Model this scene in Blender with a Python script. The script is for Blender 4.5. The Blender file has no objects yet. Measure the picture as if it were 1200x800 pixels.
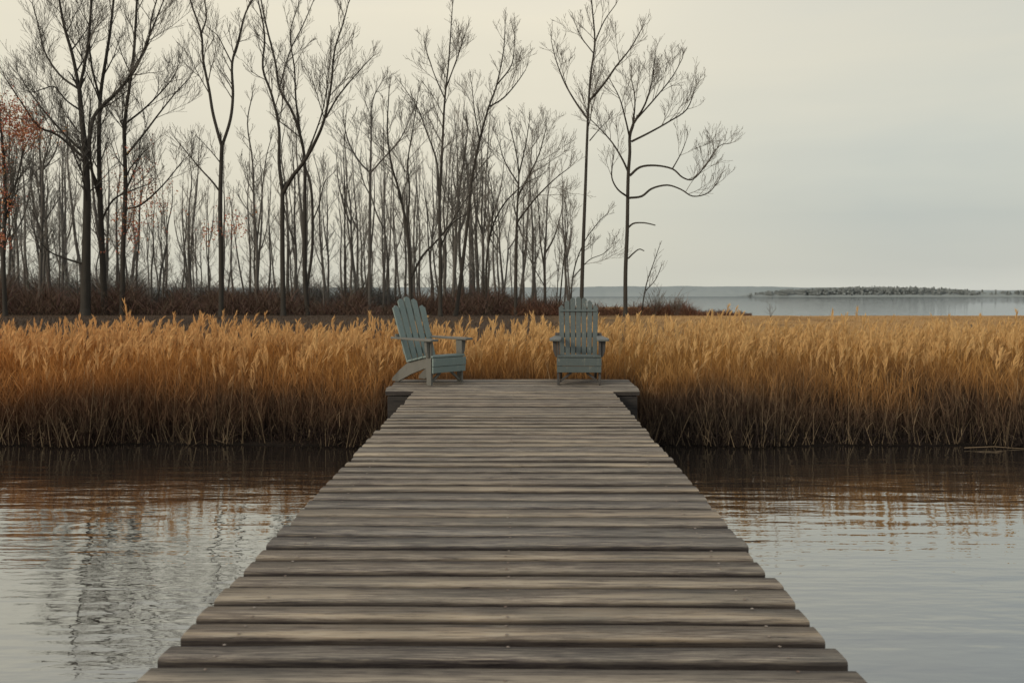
import bpy, bmesh, math, random
import numpy as np
from mathutils import Vector, Matrix, Euler, noise
R = math.radians
scn = bpy.context.scene
COL = scn.collection
rnd = random.Random(7)

# ------------------------------------------------------------------ camera
F = 1050.0                       # focal length in pixels of a 1200 px wide frame
CAM = Vector((0, 0, 1.65))
cam_d = bpy.data.cameras.new('camera'); cam = bpy.data.objects.new('camera', cam_d); COL.objects.link(cam)
cam.location = CAM
cam.rotation_euler = (R(90) - math.atan(57 / F), 0, math.atan(7 / F))
cam_d.sensor_width = 36; cam_d.lens = 36 * F / 1200
cam_d.clip_start = .05; cam_d.clip_end = 12000
cam_d.dof.use_dof = True; cam_d.dof.focus_distance = 9.6; cam_d.dof.aperture_fstop = 5.6
scn.camera = cam
RM = cam.rotation_euler.to_matrix()
def at(px, py, Y):
    d = RM @ Vector(((px - 600) / F, -(py - 400) / F, -1))
    return CAM + d * (Y / d.y)

# ------------------------------------------------------------------ object helpers
def link(name, me, m=None, parent=None):
    o = bpy.data.objects.new(name, me); COL.objects.link(o)
    if m is not None and me is not None:
        for k in (m if isinstance(m, (list, tuple)) else [m]): me.materials.append(k)
    if parent: o.parent = parent
    return o
def tag(o, label=None, cat=None, group=None, kind=None):
    if label: o['label'] = label
    if cat: o['category'] = cat
    if group: o['group'] = group
    if kind: o['kind'] = kind
    return o
def empty(name, loc, rz=0):
    o = bpy.data.objects.new(name, None); COL.objects.link(o); o.location = loc; o.rotation_euler = (0, 0, rz)
    o.empty_display_size = .2
    return o
def copy_thing(o):
    r = o.copy(); COL.objects.link(r)
    for ch in list(o.children):
        c = ch.copy(); COL.objects.link(c); c.parent = r
    return r

class MB:
    def __init__(s): s.v = []; s.f = []; s.c = []; s.m = []; s.smooth = []
    def add(s, vs, fs, c=(.5, .5, .5), m=0, sm=False):
        b = len(s.v); s.v.extend(vs); s.f.extend([tuple(i + b for i in f) for f in fs])
        s.c.extend([c] * len(vs)) if not isinstance(c, list) else s.c.extend(c)
        s.m.extend([m] * len(fs)); s.smooth.extend([sm] * len(fs))
    def hexa(s, p, c=(.5, .5, .5), m=0):   # 8 corners: bottom 4, top 4
        s.add(p, [(3, 2, 1, 0), (4, 5, 6, 7), (0, 1, 5, 4), (1, 2, 6, 5), (2, 3, 7, 6), (3, 0, 4, 7)], c, m)
    def box(s, x0, x1, y0, y1, z0, z1, c=(.5, .5, .5), m=0):
        s.hexa([(x0, y0, z0), (x1, y0, z0), (x1, y1, z0), (x0, y1, z0), (x0, y0, z1), (x1, y0, z1), (x1, y1, z1), (x0, y1, z1)], c, m)
    def plate(s, pts, axis, a0, a1, c=(.5, .5, .5), m=0):
        # polygon pts (2D) extruded along axis from a0 to a1
        def mk(p, a):
            return {'x': (a, p[0], p[1]), 'y': (p[0], a, p[1]), 'z': (p[0], p[1], a)}[axis]
        n = len(pts); vs = [mk(p, a0) for p in pts] + [mk(p, a1) for p in pts]
        fs = [tuple(range(n))[::-1], tuple(range(n, 2 * n))] + [(i, (i + 1) % n, n + (i + 1) % n, n + i) for i in range(n)]
        s.add(vs, fs, c, m)
    def tube(s, pts, rad, n=6, c=(.5, .5, .5), m=0, cap=False):
        pts = [Vector(p) for p in pts]; vs = []
        up = Vector((.31, .77, .55)).normalized()
        k = len(pts)
        for i, p in enumerate(pts):
            t = (pts[min(i + 1, k - 1)] - pts[max(i - 1, 0)])
            if t.length < 1e-9: t = Vector((0, 0, 1))
            t.normalize(); a = t.cross(up)
            if a.length < .05: a = t.cross(Vector((1, 0, 0)))
            a.normalize(); b = t.cross(a)
            for j in range(n):
                an = 2 * math.pi * j / n
                q = p + (a * math.cos(an) + b * math.sin(an)) * rad[i]; vs.append((q.x, q.y, q.z))
        fs = [(i * n + j, i * n + (j + 1) % n, (i + 1) * n + (j + 1) % n, (i + 1) * n + j) for i in range(k - 1) for j in range(n)]
        if cap and n > 2: fs += [tuple(range(n)), tuple(range((k - 1) * n, k * n))[::-1]]
        s.add(vs, fs, c, m, n > 3)
    def mesh(s, name):
        me = bpy.data.meshes.new(name); me.from_pydata([tuple(v) for v in s.v], [], s.f)
        if s.f:
            me.polygons.foreach_set('material_index', s.m); me.polygons.foreach_set('use_smooth', s.smooth)
            ca = me.attributes.new('tint', 'FLOAT_COLOR', 'POINT')
            ca.data.foreach_set('color', np.c_[np.array(s.c, dtype=np.float32), np.ones(len(s.c), np.float32)].ravel())
        me.update(); return me
    def fix(s, name):
        me = s.mesh(name); bm = bmesh.new(); bm.from_mesh(me); bmesh.ops.recalc_face_normals(bm, faces=bm.faces); bm.to_mesh(me); bm.free(); return me
    def build(s, name, m, parent=None, bevel=0):
        o = link(name, s.fix(name), m, parent)
        if bevel:
            b = o.modifiers.new('bevel', 'BEVEL'); b.width = bevel; b.segments = 2; b.limit_method = 'ANGLE'
        return o
def np_mesh(name, V, Q, tint):
    """V (n,3), Q (m,4) quads, tint (n,3)"""
    me = bpy.data.meshes.new(name)
    me.vertices.add(len(V)); me.vertices.foreach_set('co', V.astype(np.float32).ravel())
    me.loops.add(Q.size); me.loops.foreach_set('vertex_index', Q.astype(np.int32).ravel())
    me.polygons.add(len(Q)); me.polygons.foreach_set('loop_start', np.arange(0, Q.size, 4, dtype=np.int32))
    me.update(calc_edges=True)
    ca = me.attributes.new('tint', 'FLOAT_COLOR', 'POINT')
    ca.data.foreach_set('color', np.c_[tint, np.ones(len(tint))].astype(np.float32).ravel())
    me.validate(); return me

# ------------------------------------------------------------------ node helpers
class NT:
    def __init__(s, name):
        s.m = bpy.data.materials.new(name); s.m.use_nodes = True; s.t = s.m.node_tree; s.t.nodes.clear()
        s.out = s.t.nodes.new('ShaderNodeOutputMaterial')
    def n(s, typ, **kw):
        nd = s.t.nodes.new('ShaderNode' + typ)
        for k, v in kw.items():
            if k.startswith('i_'):
                k = k[2:]; k = int(k) if k.isdigit() else k.replace('_', ' ')
                nd.inputs[k].default_value = v
            else: setattr(nd, k, v)
        return nd
    def l(s, a, b): s.t.links.new(a, b)
    def ramp(s, fac, stops, interp='LINEAR'):
        r = s.n('ValToRGB'); r.color_ramp.interpolation = interp; e = r.color_ramp.elements
        while len(e) < len(stops): e.new(.5)
        for k, (p, c) in enumerate(stops):
            e[k].position = p; e[k].color = (*c, 1) if len(c) == 3 else c
        if fac is not None: s.l(fac, r.inputs[0])
        return r.outputs[0]
    def mix(s, fac, a, b, blend='MIX'):
        x = s.n('Mix', data_type='RGBA', blend_type=blend)
        for sock, v in ((x.inputs[0], fac), (x.inputs[6], a), (x.inputs[7], b)):
            if isinstance(v, (int, float)): sock.default_value = v
            elif isinstance(v, tuple): sock.default_value = (*v, 1) if len(v) == 3 else v
            else: s.l(v, sock)
        return x.outputs[2]
    def math(s, op, a, b=None, clamp=False):
        x = s.n('Math', operation=op); x.use_clamp = clamp
        for i, v in enumerate((a, b)):
            if v is None: continue
            if isinstance(v, (int, float)): x.inputs[i].default_value = v
            else: s.l(v, x.inputs[i])
        return x.outputs[0]
    def noise(s, scale, detail=4, rough=.55, vec=None, mapscale=None, coord='Object'):
        if vec is None:
            tc = s.n('TexCoord'); vec = tc.outputs[coord]
        if mapscale:
            mp = s.n('Mapping'); mp.inputs['Scale'].default_value = mapscale; s.l(vec, mp.inputs[0]); vec = mp.outputs[0]
        x = s.n('TexNoise'); x.inputs['Scale'].default_value = scale; x.inputs['Detail'].default_value = detail
        x.inputs['Roughness'].default_value = rough; s.l(vec, x.inputs['Vector']); return x.outputs['Fac']
    def bsdf(s, col, rough=.8, bump=None, bs=.3, bd=.01, spec=.3):
        b = s.n('BsdfPrincipled'); b.inputs['Specular IOR Level'].default_value = spec
        if isinstance(rough, (int, float)): b.inputs['Roughness'].default_value = rough
        else: s.l(rough, b.inputs['Roughness'])
        if isinstance(col, tuple): b.inputs['Base Color'].default_value = (*col, 1)
        else: s.l(col, b.inputs['Base Color'])
        if bump is not None:
            bp = s.n('Bump'); bp.inputs['Strength'].default_value = bs; bp.inputs['Distance'].default_value = bd
            s.l(bump, bp.inputs['Height']); s.l(bp.outputs[0], b.inputs['Normal'])
        return b
    def fin(s, sh): s.l(sh.outputs[0] if hasattr(sh, 'outputs') else sh, s.out.inputs[0]); return s.m

def tint_node(t):
    a = t.n('Attribute'); a.attribute_name = 'tint'; return a.outputs['Color']

def mat_plank():
    t = NT('weathered_planks')
    tint = tint_node(t); sp = t.n('SeparateColor'); t.l(tint, sp.inputs[0])
    tc = t.n('TexCoord')
    off = t.n('CombineXYZ'); 
    sc = t.math('MULTIPLY', sp.outputs[0], 37.0); t.l(sc, off.inputs[0]); t.l(t.math('MULTIPLY', sp.outputs[1], 11.0), off.inputs[2])
    va = t.n('VectorMath', operation='ADD'); t.l(tc.outputs['Object'], va.inputs[0]); t.l(off.outputs[0], va.inputs[1])
    v = va.outputs[0]
    g1 = t.noise(1, 6, .6, v, (1.6, 26, 20)); g2 = t.noise(1, 5, .7, v, (7, 170, 120)); g3 = t.noise(1, 3, .5, v, (2.2, 6, 3))
    base = t.ramp(sp.outputs[0], [(0, (.17, .145, .125)), (.17, (.35, .285, .21)), (.34, (.21, .195, .18)), (.5, (.42, .335, .24)), (.67, (.24, .215, .185)), (.84, (.48, .39, .28)), (1, (.28, .22, .175))])
    c = t.mix(t.ramp(g1, [(.40, (0, 0, 0)), (.56, (1, 1, 1))]), base, t.mix(.70, base, (.075, .062, .062)))
    c = t.mix(t.ramp(g2, [(.48, (0, 0, 0)), (.62, (.8, .8, .8))]), c, (.44, .38, .30))
    crack = t.ramp(g2, [(.34, (1, 1, 1)), (.41, (0, 0, 0))])
    c = t.mix(crack, c, (.05, .04, .035))
    c = t.mix(t.ramp(g3, [(.45, (0, 0, 0)), (.75, (.55, .55, .55))]), c, (.13, .125, .11))
    vo = t.n('TexVoronoi', i_Scale=1.0); mp = t.n('Mapping'); mp.inputs['Scale'].default_value = (1.7, 7.0, 1); t.l(v, mp.inputs[0]); t.l(mp.outputs[0], vo.inputs['Vector'])
    c = t.mix(t.ramp(vo.outputs['Distance'], [(.05, (.75,) * 3), (.12, (0, 0, 0))]), c, (.07, .055, .045))
    t3 = t.math('ADD', t.math('MULTIPLY', sp.outputs[2], 1.0), .0, True)     # blue channel: cross-board wear on top, painted gap shade on the edges
    c = t.mix(t3, t.mix(.86, c, (.012, .009, .011)), c)
    h = t.math('ADD', t.math('MULTIPLY', g1, .5), t.math('SUBTRACT', g2, t.math('MULTIPLY', crack, .6)))
    return t.fin(t.bsdf(c, .78, h, .55, .006, .25))
def mat_simple(name, a, b, scale=(8, 8, 8), rough=.85, bs=.4, bd=.01):
    t = NT(name); g = t.noise(1, 5, .6, None, scale)
    return t.fin(t.bsdf(t.mix(t.ramp(g, [(.35, (0, 0, 0)), (.68, (1, 1, 1))]), a, b), rough, g, bs, bd, .2))
def mat_paint(name, a, b, worn):
    t = NT(name)
    g = t.noise(1, 4, .6, None, (7, 7, 3)); h = t.noise(1, 5, .7, None, (60, 60, 9))
    c = t.mix(g, a, b)
    c = t.mix(t.ramp(h, [(.60, (0, 0, 0)), (.68, (.75,) * 3)]), c, worn)
    c = t.mix(t.ramp(h, [(.28, (.7,) * 3), (.4, (0, 0, 0))]), c, tuple(x * .45 for x in a))
    return t.fin(t.bsdf(c, .6, h, .3, .002, .3))
def mat_bark(name, a, b):
    t = NT(name); g = t.noise(1, 5, .65, None, (5, 5, 1.2))
    return t.fin(t.bsdf(t.mix(g, a, b), .95, g, .6, .05, .05))
def mat_reed():
    t = NT('dry_reed')
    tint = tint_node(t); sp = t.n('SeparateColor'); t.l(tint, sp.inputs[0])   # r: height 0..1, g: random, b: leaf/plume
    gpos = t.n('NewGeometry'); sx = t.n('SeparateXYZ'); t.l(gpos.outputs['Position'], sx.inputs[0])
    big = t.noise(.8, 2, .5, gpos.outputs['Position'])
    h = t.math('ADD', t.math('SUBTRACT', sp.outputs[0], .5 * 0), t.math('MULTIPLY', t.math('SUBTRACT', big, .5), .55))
    c = t.ramp(h, [(.16, (.050, .038, .034)), (.38, (.135, .084, .056)), (.58, (.36, .185, .066)), (.80, (.56, .31, .10)), (1, (.62, .38, .145))])  # dead brown foot, with dense-stand occlusion painted into the darkening
    xx = t.math('MULTIPLY', t.math('ADD', sx.outputs[0], 8), 1 / 9.0, True)
    c = t.mix(xx, t.mix(1, c, (1.05, .80, .66), 'MULTIPLY'), c)
    c = t.mix(t.ramp(sp.outputs[1], [(0, (.42, .42, .42)), (.5, (.0, .0, .0))]), c, t.mix(1, c, (.35, .27, .22), 'MULTIPLY'))
    c = t.mix(t.ramp(sp.outputs[1], [(.84, (0, 0, 0)), (1, (.75,) * 3)]), c, (.40, .30, .19))
    c = t.mix(t.math('MULTIPLY', sp.outputs[2], .5), c, (.70, .50, .27))
    d = t.bsdf(c, .9, None, spec=.05)
    tr = t.n('BsdfTranslucent'); t.l(c, tr.inputs[0])
    mx = t.n('MixShader', i_0=.3); t.l(d.outputs[0], mx.inputs[1]); t.l(tr.outputs[0], mx.inputs[2])
    return t.fin(mx)
def mat_tinted(name, tr=0.0, rough=.95):
    t = NT(name); c = tint_node(t); b = t.bsdf(c, rough, None, spec=.05)
    return t.fin(b)
def mat_water():
    t = NT('still_water')
    geo = t.n('NewGeometry'); P = geo.outputs['Position']
    w1 = t.noise(1, 3, .55, P, (1.0, 2.6, 1)); w2 = t.noise(1, 3, .6, P, (3.2, 9.0, 1)); w3 = t.noise(1, 2, .5, P, (.22, .5, 1))
    # long slightly slanted ripples
    mp = t.n('Mapping'); mp.inputs['Rotation'].default_value = (0, 0, R(-8)); mp.inputs['Scale'].default_value = (.8, 7.5, 1); t.l(P, mp.inputs[0])
    w4 = t.noise(1, 2, .45, mp.outputs[0])
    patch = t.ramp(w3, [(.38, (.3,) * 3), (.62, (1,) * 3)])
    h = t.math('ADD', t.math('MULTIPLY', w1, 1.0), t.math('MULTIPLY', t.math('ADD', t.math('MULTIPLY', w2, .40), t.math('MULTIPLY', w4, .75)), patch))
    bp = t.n('Bump', i_Strength=1.0, i_Distance=.0095); t.l(h, bp.inputs['Height'])
    lw = t.n('LayerWeight', i_Blend=.5); t.l(bp.outputs[0], lw.inputs['Normal'])
    fac = t.ramp(lw.outputs['Facing'], [(0, (.20,) * 3), (.55, (.41,) * 3), (.78, (.68,) * 3), (.93, (.84,) * 3), (.985, (.80,) * 3), (1, (.66,) * 3)])
    gl = t.n('BsdfGlossy', i_Roughness=.025); gl.inputs[0].default_value = (.80, .835, .86, 1); t.l(bp.outputs[0], gl.inputs['Normal'])
    df = t.n('BsdfDiffuse'); df.inputs[0].default_value = (.032, .026, .022, 1)
    mx = t.n('MixShader'); t.l(fac, mx.inputs[0]); t.l(df.outputs[0], mx.inputs[1]); t.l(gl.outputs[0], mx.inputs[2])
    return t.fin(mx)
def mat_ground():
    t = NT('marsh_soil'); geo = t.n('NewGeometry'); P = geo.outputs['Position']
    n1 = t.noise(.25, 5, .6, P, (1, .5, 1)); n2 = t.noise(3, 5, .7, P)
    sx = t.n('SeparateXYZ'); t.l(P, sx.inputs[0])
    xr = t.math('MULTIPLY', t.math('SUBTRACT', sx.outputs[0], 1), 1 / 8.0, True)
    a = t.mix(n2, (.060, .043, .033), (.10, .072, .052)); b = t.mix(n2, (.34, .20, .085), (.46, .28, .12))
    f = t.math('MULTIPLY', xr, t.ramp(n1, [(.3, (.35,) * 3), (.5, (1,) * 3)]))
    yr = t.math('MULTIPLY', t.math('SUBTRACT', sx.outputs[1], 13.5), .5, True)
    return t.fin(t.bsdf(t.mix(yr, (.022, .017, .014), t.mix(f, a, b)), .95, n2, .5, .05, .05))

M = dict(plank=mat_plank(), water=mat_water(), reed=mat_reed(), ground=mat_ground(),
         beam=mat_simple('dark_timber', (.022, .020, .020), (.055, .048, .043), (3, 3, 20)),
         pile=mat_simple('wet_piling', (.03, .026, .022), (.08, .068, .055), (20, 20, 2)),
         nail=mat_simple('rusty_nail', (.30, .27, .24), (.12, .07, .05), (40, 40, 40)),
         aqua=mat_paint('faded_aqua_paint', (.145, .190, .182), (.195, .242, .230), (.30, .30, .265)),
         aquad=mat_paint('weathered_frame_paint', (.105, .105, .095), (.16, .155, .14), (.22, .20, .17)),
         slate=mat_paint('faded_slate_paint', (.070, .090, .092), (.105, .125, .124), (.30, .27, .21)),
         slated=mat_paint('dark_slate_paint', (.05, .052, .055), (.085, .075, .07), (.16, .13, .10)),
         armtop=mat_paint('worn_arm_paint', (.10, .11, .108), (.15, .155, .15), (.32, .30, .27)),
         bark=mat_bark('dark_bark', (.034, .031, .028), (.075, .068, .060)),
         bark2=mat_bark('hazy_bark', (.10, .092, .084), (.15, .14, .128)),  # bark lightened to grey, painting distance haze into trees farther back
         twig=mat_bark('twig_bark', (.11, .10, .09), (.15, .138, .122)),
         twig2=mat_bark('hazy_twig_bark', (.25, .235, .215), (.31, .29, .265)),  # haze over the background crowns put into a paler twig colour
         tinted=mat_tinted('dry_scrub'))

# ------------------------------------------------------------------ dock
Z0 = .55; SL = 12 / F            # deck height at the camera, gentle upward slope
def zd(y): return Z0 + SL * y
def plank(mb, x0, x1, yc, w, th, rg, seg=14):
    r, g = rg.random(), rg.random()
    dz0, dz1 = rg.uniform(-.004, .004), rg.uniform(-.004, .004); tilt = rg.uniform(-.004, .004)
    yaw = rg.uniform(-.0025, .0025); ph = rg.random() * 6; bw = rg.uniform(.002, .006)
    h = w / 2
    prof = [(-h, -th, 0), (-h, -.012, 0), (-h + .003, -.004, .45), (-h + .010, 0, 1.0), (-h * .5, .0015, 1.0), (h * .0, .002, .66), (h * .5, .0015, .38), (h - .014, 0, .18), (h - .002, -.006, 0), (h, -th, 0)]
    k = len(prof); vs = []; cs = []
    for i in range(seg + 1):
        s = i / seg; x = x0 + (x1 - x0) * s
        e = .0025 * noise.noise(Vector((x * 2.3, yc * 9, 3))); bow = bw * math.sin(math.pi * s + ph * .2)
        e2 = .004 * noise.noise(Vector((x * 3.1, yc * 7, 9)))
        for (py, pz, wv) in prof:
            y = yc + py + yaw * (x) + bow + (e2 if py > 0 else e)
            z = zd(yc) + pz + (dz0 + (dz1 - dz0) * s) + tilt * py / h + .003 * noise.noise(Vector((x * 1.3, yc * 5, 1)))
            vs.append((x, y, z)); cs.append((r, g, min(1, max(0, wv + (.22 if wv else 0) * noise.noise(Vector((x * 4, yc * 6 + py * 9, 2)))))))
    fs = [(i * k + j, i * k + (j + 1) % k, (i + 1) * k + (j + 1) % k, (i + 1) * k + j) for i in range(seg) for j in range(k)]
    fs += [tuple(range(k)), tuple(range(seg * k, (seg + 1) * k))[::-1]]
    mb.add(vs, fs, cs, 0, False)
    return yc, (dz0 + dz1) / 2
def nail(mb, x, y, z):
    vs = [(x + .006 * math.cos(a), y + .006 * math.sin(a), z + .0015) for a in [i * math.pi / 3 for i in range(6)]] + [(x, y, z + .004)]
    mb.add(vs, [(i, (i + 1) % 6, 6) for i in range(6)], (.5, .5, .5), 1)
dock = tag(empty('dock', (0, 0, 0)), 'weathered grey wooden dock running out to a wider end platform', 'dock')
DX0, DX1 = -1.052, .958
mb = MB(); y = -1.2; rg = random.Random(3)
while y < 8.92:
    step = .163 + rg.uniform(-.006, .006)
    w = step - rg.uniform(.025, .038)
    yc, dz = plank(mb, DX0 + rg.uniform(-.006, .006) + (.012 if rg.random() < .12 else 0), DX1 + rg.uniform(-.006, .006) - (.012 if rg.random() < .12 else 0), y + step / 2, w, .030, rg)
    if y > 1.5:
        for nx in (DX0 + .17, -.04, DX1 - .17):
            for s in (-.3, .3):
                if rg.random() < .8: nail(mb, nx + rg.uniform(-.012, .012), yc + s * w + rg.uniform(-.01, .01), zd(yc) + .003 + dz)
    y += step
YP = y + .004
walk = link('walkway_deck', mb.fix('walkway_deck'), [M['plank'], M['nail']], dock)
mb = MB(); y = YP
PX0, PX1 = -1.36, 1.245
while y < 10.2:
    step = .163 + rg.uniform(-.004, .004)
    yc, dz = plank(mb, PX0 + rg.uniform(-.012, .012), PX1 + rg.uniform(-.012, .012), y + step / 2, step - rg.uniform(.014, .020), .045, rg)
    y += step
YE = y
tag(link('platform_deck', mb.fix('platform_deck'), [M['plank'], M['nail']], dock))
# supports
for x in (DX0 + .14, -.04, DX1 - .14):
    mb = MB(); a, b = -1.15, YP - .02
    mb.hexa([(x - .035, a, zd(a) - .25), (x + .035, a, zd(a) - .25), (x + .035, b, zd(b) - .25), (x - .035, b, zd(b) - .25),
             (x - .035, a, zd(a) - .052), (x + .035, a, zd(a) - .052), (x + .035, b, zd(b) - .052), (x - .035, b, zd(b) - .052)])
    mb.build('stringer_beam', M['beam'], dock)
for (x0, x1, y0, y1) in ((PX0 + .03, PX1 - .03, YP + .005, YP + .05), (PX0 + .03, PX1 - .03, YE - .06, YE - .02)):
    mb = MB(); mb.box(x0, x1, y0, y1, zd(9) - .33, zd(9) - .056); mb.build('skirt_board', M['beam'], dock, .004)
for x in (PX0 + .03, PX1 - .075):
    mb = MB(); mb.box(x, x + .045, YP + .055, YE - .065, zd(9) - .33, zd(9) - .056); mb.build('skirt_board', M['beam'], dock, .004)
for (x, yy) in [(sx, q) for q in (1.2, 3.8, 6.4) for sx in (DX0 + .24, DX1 - .24)] + [(PX0 + .16, YP + .14), (PX1 - .16, YP + .14), (PX0 + .16, YE - .16), (PX1 - .16, YE - .16), (-.05, YP + .14)]:
    mb = MB(); mb.tube([(x, yy, -.5), (x, yy, .1), (x + .004, yy, zd(yy) - (.06 if yy > 8 else .055))], [.085, .082, .078], 14, cap=True); mb.build('piling', M['pile'], dock)

# ------------------------------------------------------------------ chairs (front toward -y, origin between the front feet)
def make_chair(label, mslat, mframe, marm, headrail, n):
    root = tag(empty('adirondack_chair', (0, 0, 0)), label, 'chair')
    W = .235
    # front legs: boards, wide face seen from the side
    for s in (-1, 1):
        mb = MB(); x0, x1 = sorted((s * W, s * (W - .026)))
        mb.plate([(-.005, 0), (.065, 0), (.09, .47), (-.005, .47)], 'x', x0, x1); mb.build('leg', mframe, root, .003)
        # tapered arm bracket on the outside
        mb = MB(); xa = s * (W + .002)
        pts = [(xa, .47), (xa + s * .048, .47), (xa + s * .040, .36), (xa + s * .018, .30), (xa, .29)]
        mb.plate(pts, 'y', .012, .050); mb.build('arm_bracket', mframe, root, .003)
        # side rail doubles as the rear leg
        mb = MB(); x0, x1 = sorted((s * (W - .028), s * (W - .054)))
        mb.plate([(-.02, .20), (-.02, .285), (.06, .30), (.22, .262), (.42, .215), (.56, .125), (.68, .03), (.68, 0), (.575, 0), (.36, .095), (.14, .17)], 'x', x0, x1)
        mb.build('side_rail', mframe, root, .003)
        # arm: narrower at the back, splayed outwards at the front
        mb = MB(); o = s * .315; i_ = s * (W - .045)
        mb.plate([(i_, -.07), (i_ + s * .012, -.085), (o - s * .012, -.085), (o, -.07), (o + s * .004, .10), (s * .285, .40), (s * .262, .63), (s * .255, .645), (s * .222, .645), (i_, .30)], 'z', .4725, .4945)
        mb.build('armrest', marm, root, .004)
        # diagonal brace under the seat
        mb = MB(); xb = s * (W - .03); 
        mb.plate([(s * (W - .03), .045), (s * (W - .03), .02), (s * .075, .118), (s * .075, .136), (s * .095, .136)], 'y', .012, .034)
        mb.build('leg_brace', mframe, root, .002)
    # seat: curved slats, with the front board
    mb = MB()
    ys = [(-.035, .294), (.05, .300), (.135, .284), (.22, .264), (.305, .245), (.39, .225)]
    for (yy, zz), (y2, z2) in zip(ys[:-1], ys[1:]):
        a = (yy + .004, zz); b = (y2 - .004, z2)
        mb.hexa([(-W + .0, a[0], a[1] + .002), (W - .0, a[0], a[1] + .002), (W - .0, b[0], b[1] + .002), (-W + .0, b[0], b[1] + .002),
                 (-W, a[0], a[1] + .022), (W, a[0], a[1] + .022), (W, b[0], b[1] + .022), (-W, b[0], b[1] + .022)])
    # keep slats between the legs where they pass them
    mb.build('seat', mslat, root, .003)
    mb = MB(); mb.box(-W - .004, W + .004, -.046, -.024, .205, .290); mb.box(-W - .002, W + .002, -.042, -.022, .135, .201); mb.build('apron', mslat, root, .003)
    # backrest: seven fanned slats with an arched top
    mb = MB(); base = Vector((0, .405, .225)); top = Vector((0, .66, .90)); dv = (top - base)
    lean = dv.normalized(); nrm = Vector((0, -lean.z, lean.y))
    Lb = dv.length
    for i in range(n):
        u = (i - (n - 1) / 2) / ((n - 1) / 2)
        xb = u * .178; xt = u * .196
        L = Lb + .035 - .105 * u * u
        wb = .0268 * 7 / n * .94; wt = .0290 * 7 / n * .96
        pts = [(xb - wb, 0), (xb + wb, 0), (xt + wt, L - .022), (xt + wt * .75 - u * .004, L - .006 - max(0, u) * .014), (xt, L + .006), (xt - wt * .75 - u * .004, L - .006 + min(0, u) * .014), (xt - wt, L - .022)]
        f = []
        for off in (0, .018):
            for (px, pl) in pts:
                p = base + lean * pl - nrm * (off + .006 * (1 - u * u)); f.append((px, p.y, p.z))
        k = len(pts)
        mb.add(f, [tuple(range(k)), tuple(range(k, 2 * k))[::-1]] + [(j, (j + 1) % k, k + (j + 1) % k, k + j) for j in range(k)])
    mb.build('backrest', mslat, root, .002)
    def rail(l0, l1, wx, o0, o1, nm, mt):
        mb = MB(); q = []
        for (l, o) in ((l0, o0), (l0, o1), (l1, o1), (l1, o0)):
            p = base + lean * l - nrm * o; q.append((p.y, p.z))
        mb.plate(q, 'x', -wx, wx); mb.build(nm, mt, root, .002)
    rail(.10, .17, .205, .027, .045, 'back_brace', mframe)
    rail(.285, .335, .262, .027, .047, 'back_brace', mframe)
    rail(.585, .63, .205, .027, .042, 'back_brace', mframe)
    if headrail: rail(.575, .598, .212, -.012, -.001, 'back_batten', mslat)
    return root
c1 = make_chair('pale aqua wooden lounge chair turned sideways, left of the two on the platform', M['aqua'], M['aquad'], M['aquad'], False, 5)
c1.location = (-.765, 9.62, zd(9.6) + .006); c1.rotation_euler = (SL, 0, R(47))
c2 = make_chair('slate grey slatted wooden lounge chair facing straight down the dock', M['slate'], M['slated'], M['armtop'], True, 7)
c2.location = (.655, 9.58, zd(9.6) + .006); c2.rotation_euler = (SL, 0, R(-3))
for c in (c1, c2): c['group'] = 'chairs on the end platform'

# ------------------------------------------------------------------ water, ground, hills
nx = 2
me = bpy.data.meshes.new('water'); S = 9000
me.from_pydata([(-S, -60, 0), (S, -60, 0), (S, S, 0), (-S, S, 0)], [], [(0, 1, 2, 3)])
tag(link('water', me, M['water']), kind='structure')
def gmask(x, y):
    w = 1.4 * noise.noise(Vector((x * .12, 5, 0))); e = .10 * noise.noise(Vector((x * .9, 2, 0)))
    front = y - (9.52 + e)
    right_end = 63 + w - y
    wood = min(100 - y, 15.5 + w - x)
    return min(front, max(right_end, wood))
xs = np.r_[np.arange(-140, -20, 3.0), np.arange(-20, 20, .5), np.arange(20, 141, 3.0)]; ysg = np.r_[np.arange(9.2, 12, .1), np.arange(12, 30, .6), np.arange(30, 112, 1.2)]
vs = []
for yy in ysg:
    for xx in xs:
        m = gmask(xx, yy); z = -.25 + min(1, max(0, m / .5 + .5)) * .29 + (.02 * noise.noise(Vector((xx * .6, yy * .6, 0))))
        vs.append((xx, yy, z + .03 * min(1, max(0, (yy - 14) / 20))))
nxs = len(xs)
fs = [(j * nxs + i, j * nxs + i + 1, (j + 1) * nxs + i + 1, (j + 1) * nxs + i) for j in range(len(ysg) - 1) for i in range(nxs - 1)]
me = bpy.data.meshes.new('ground'); me.from_pydata(vs, [], fs); me.update(); me.polygons.foreach_set('use_smooth', [True] * len(fs))
tag(link('ground', me, M['ground']), kind='structure')

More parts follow.
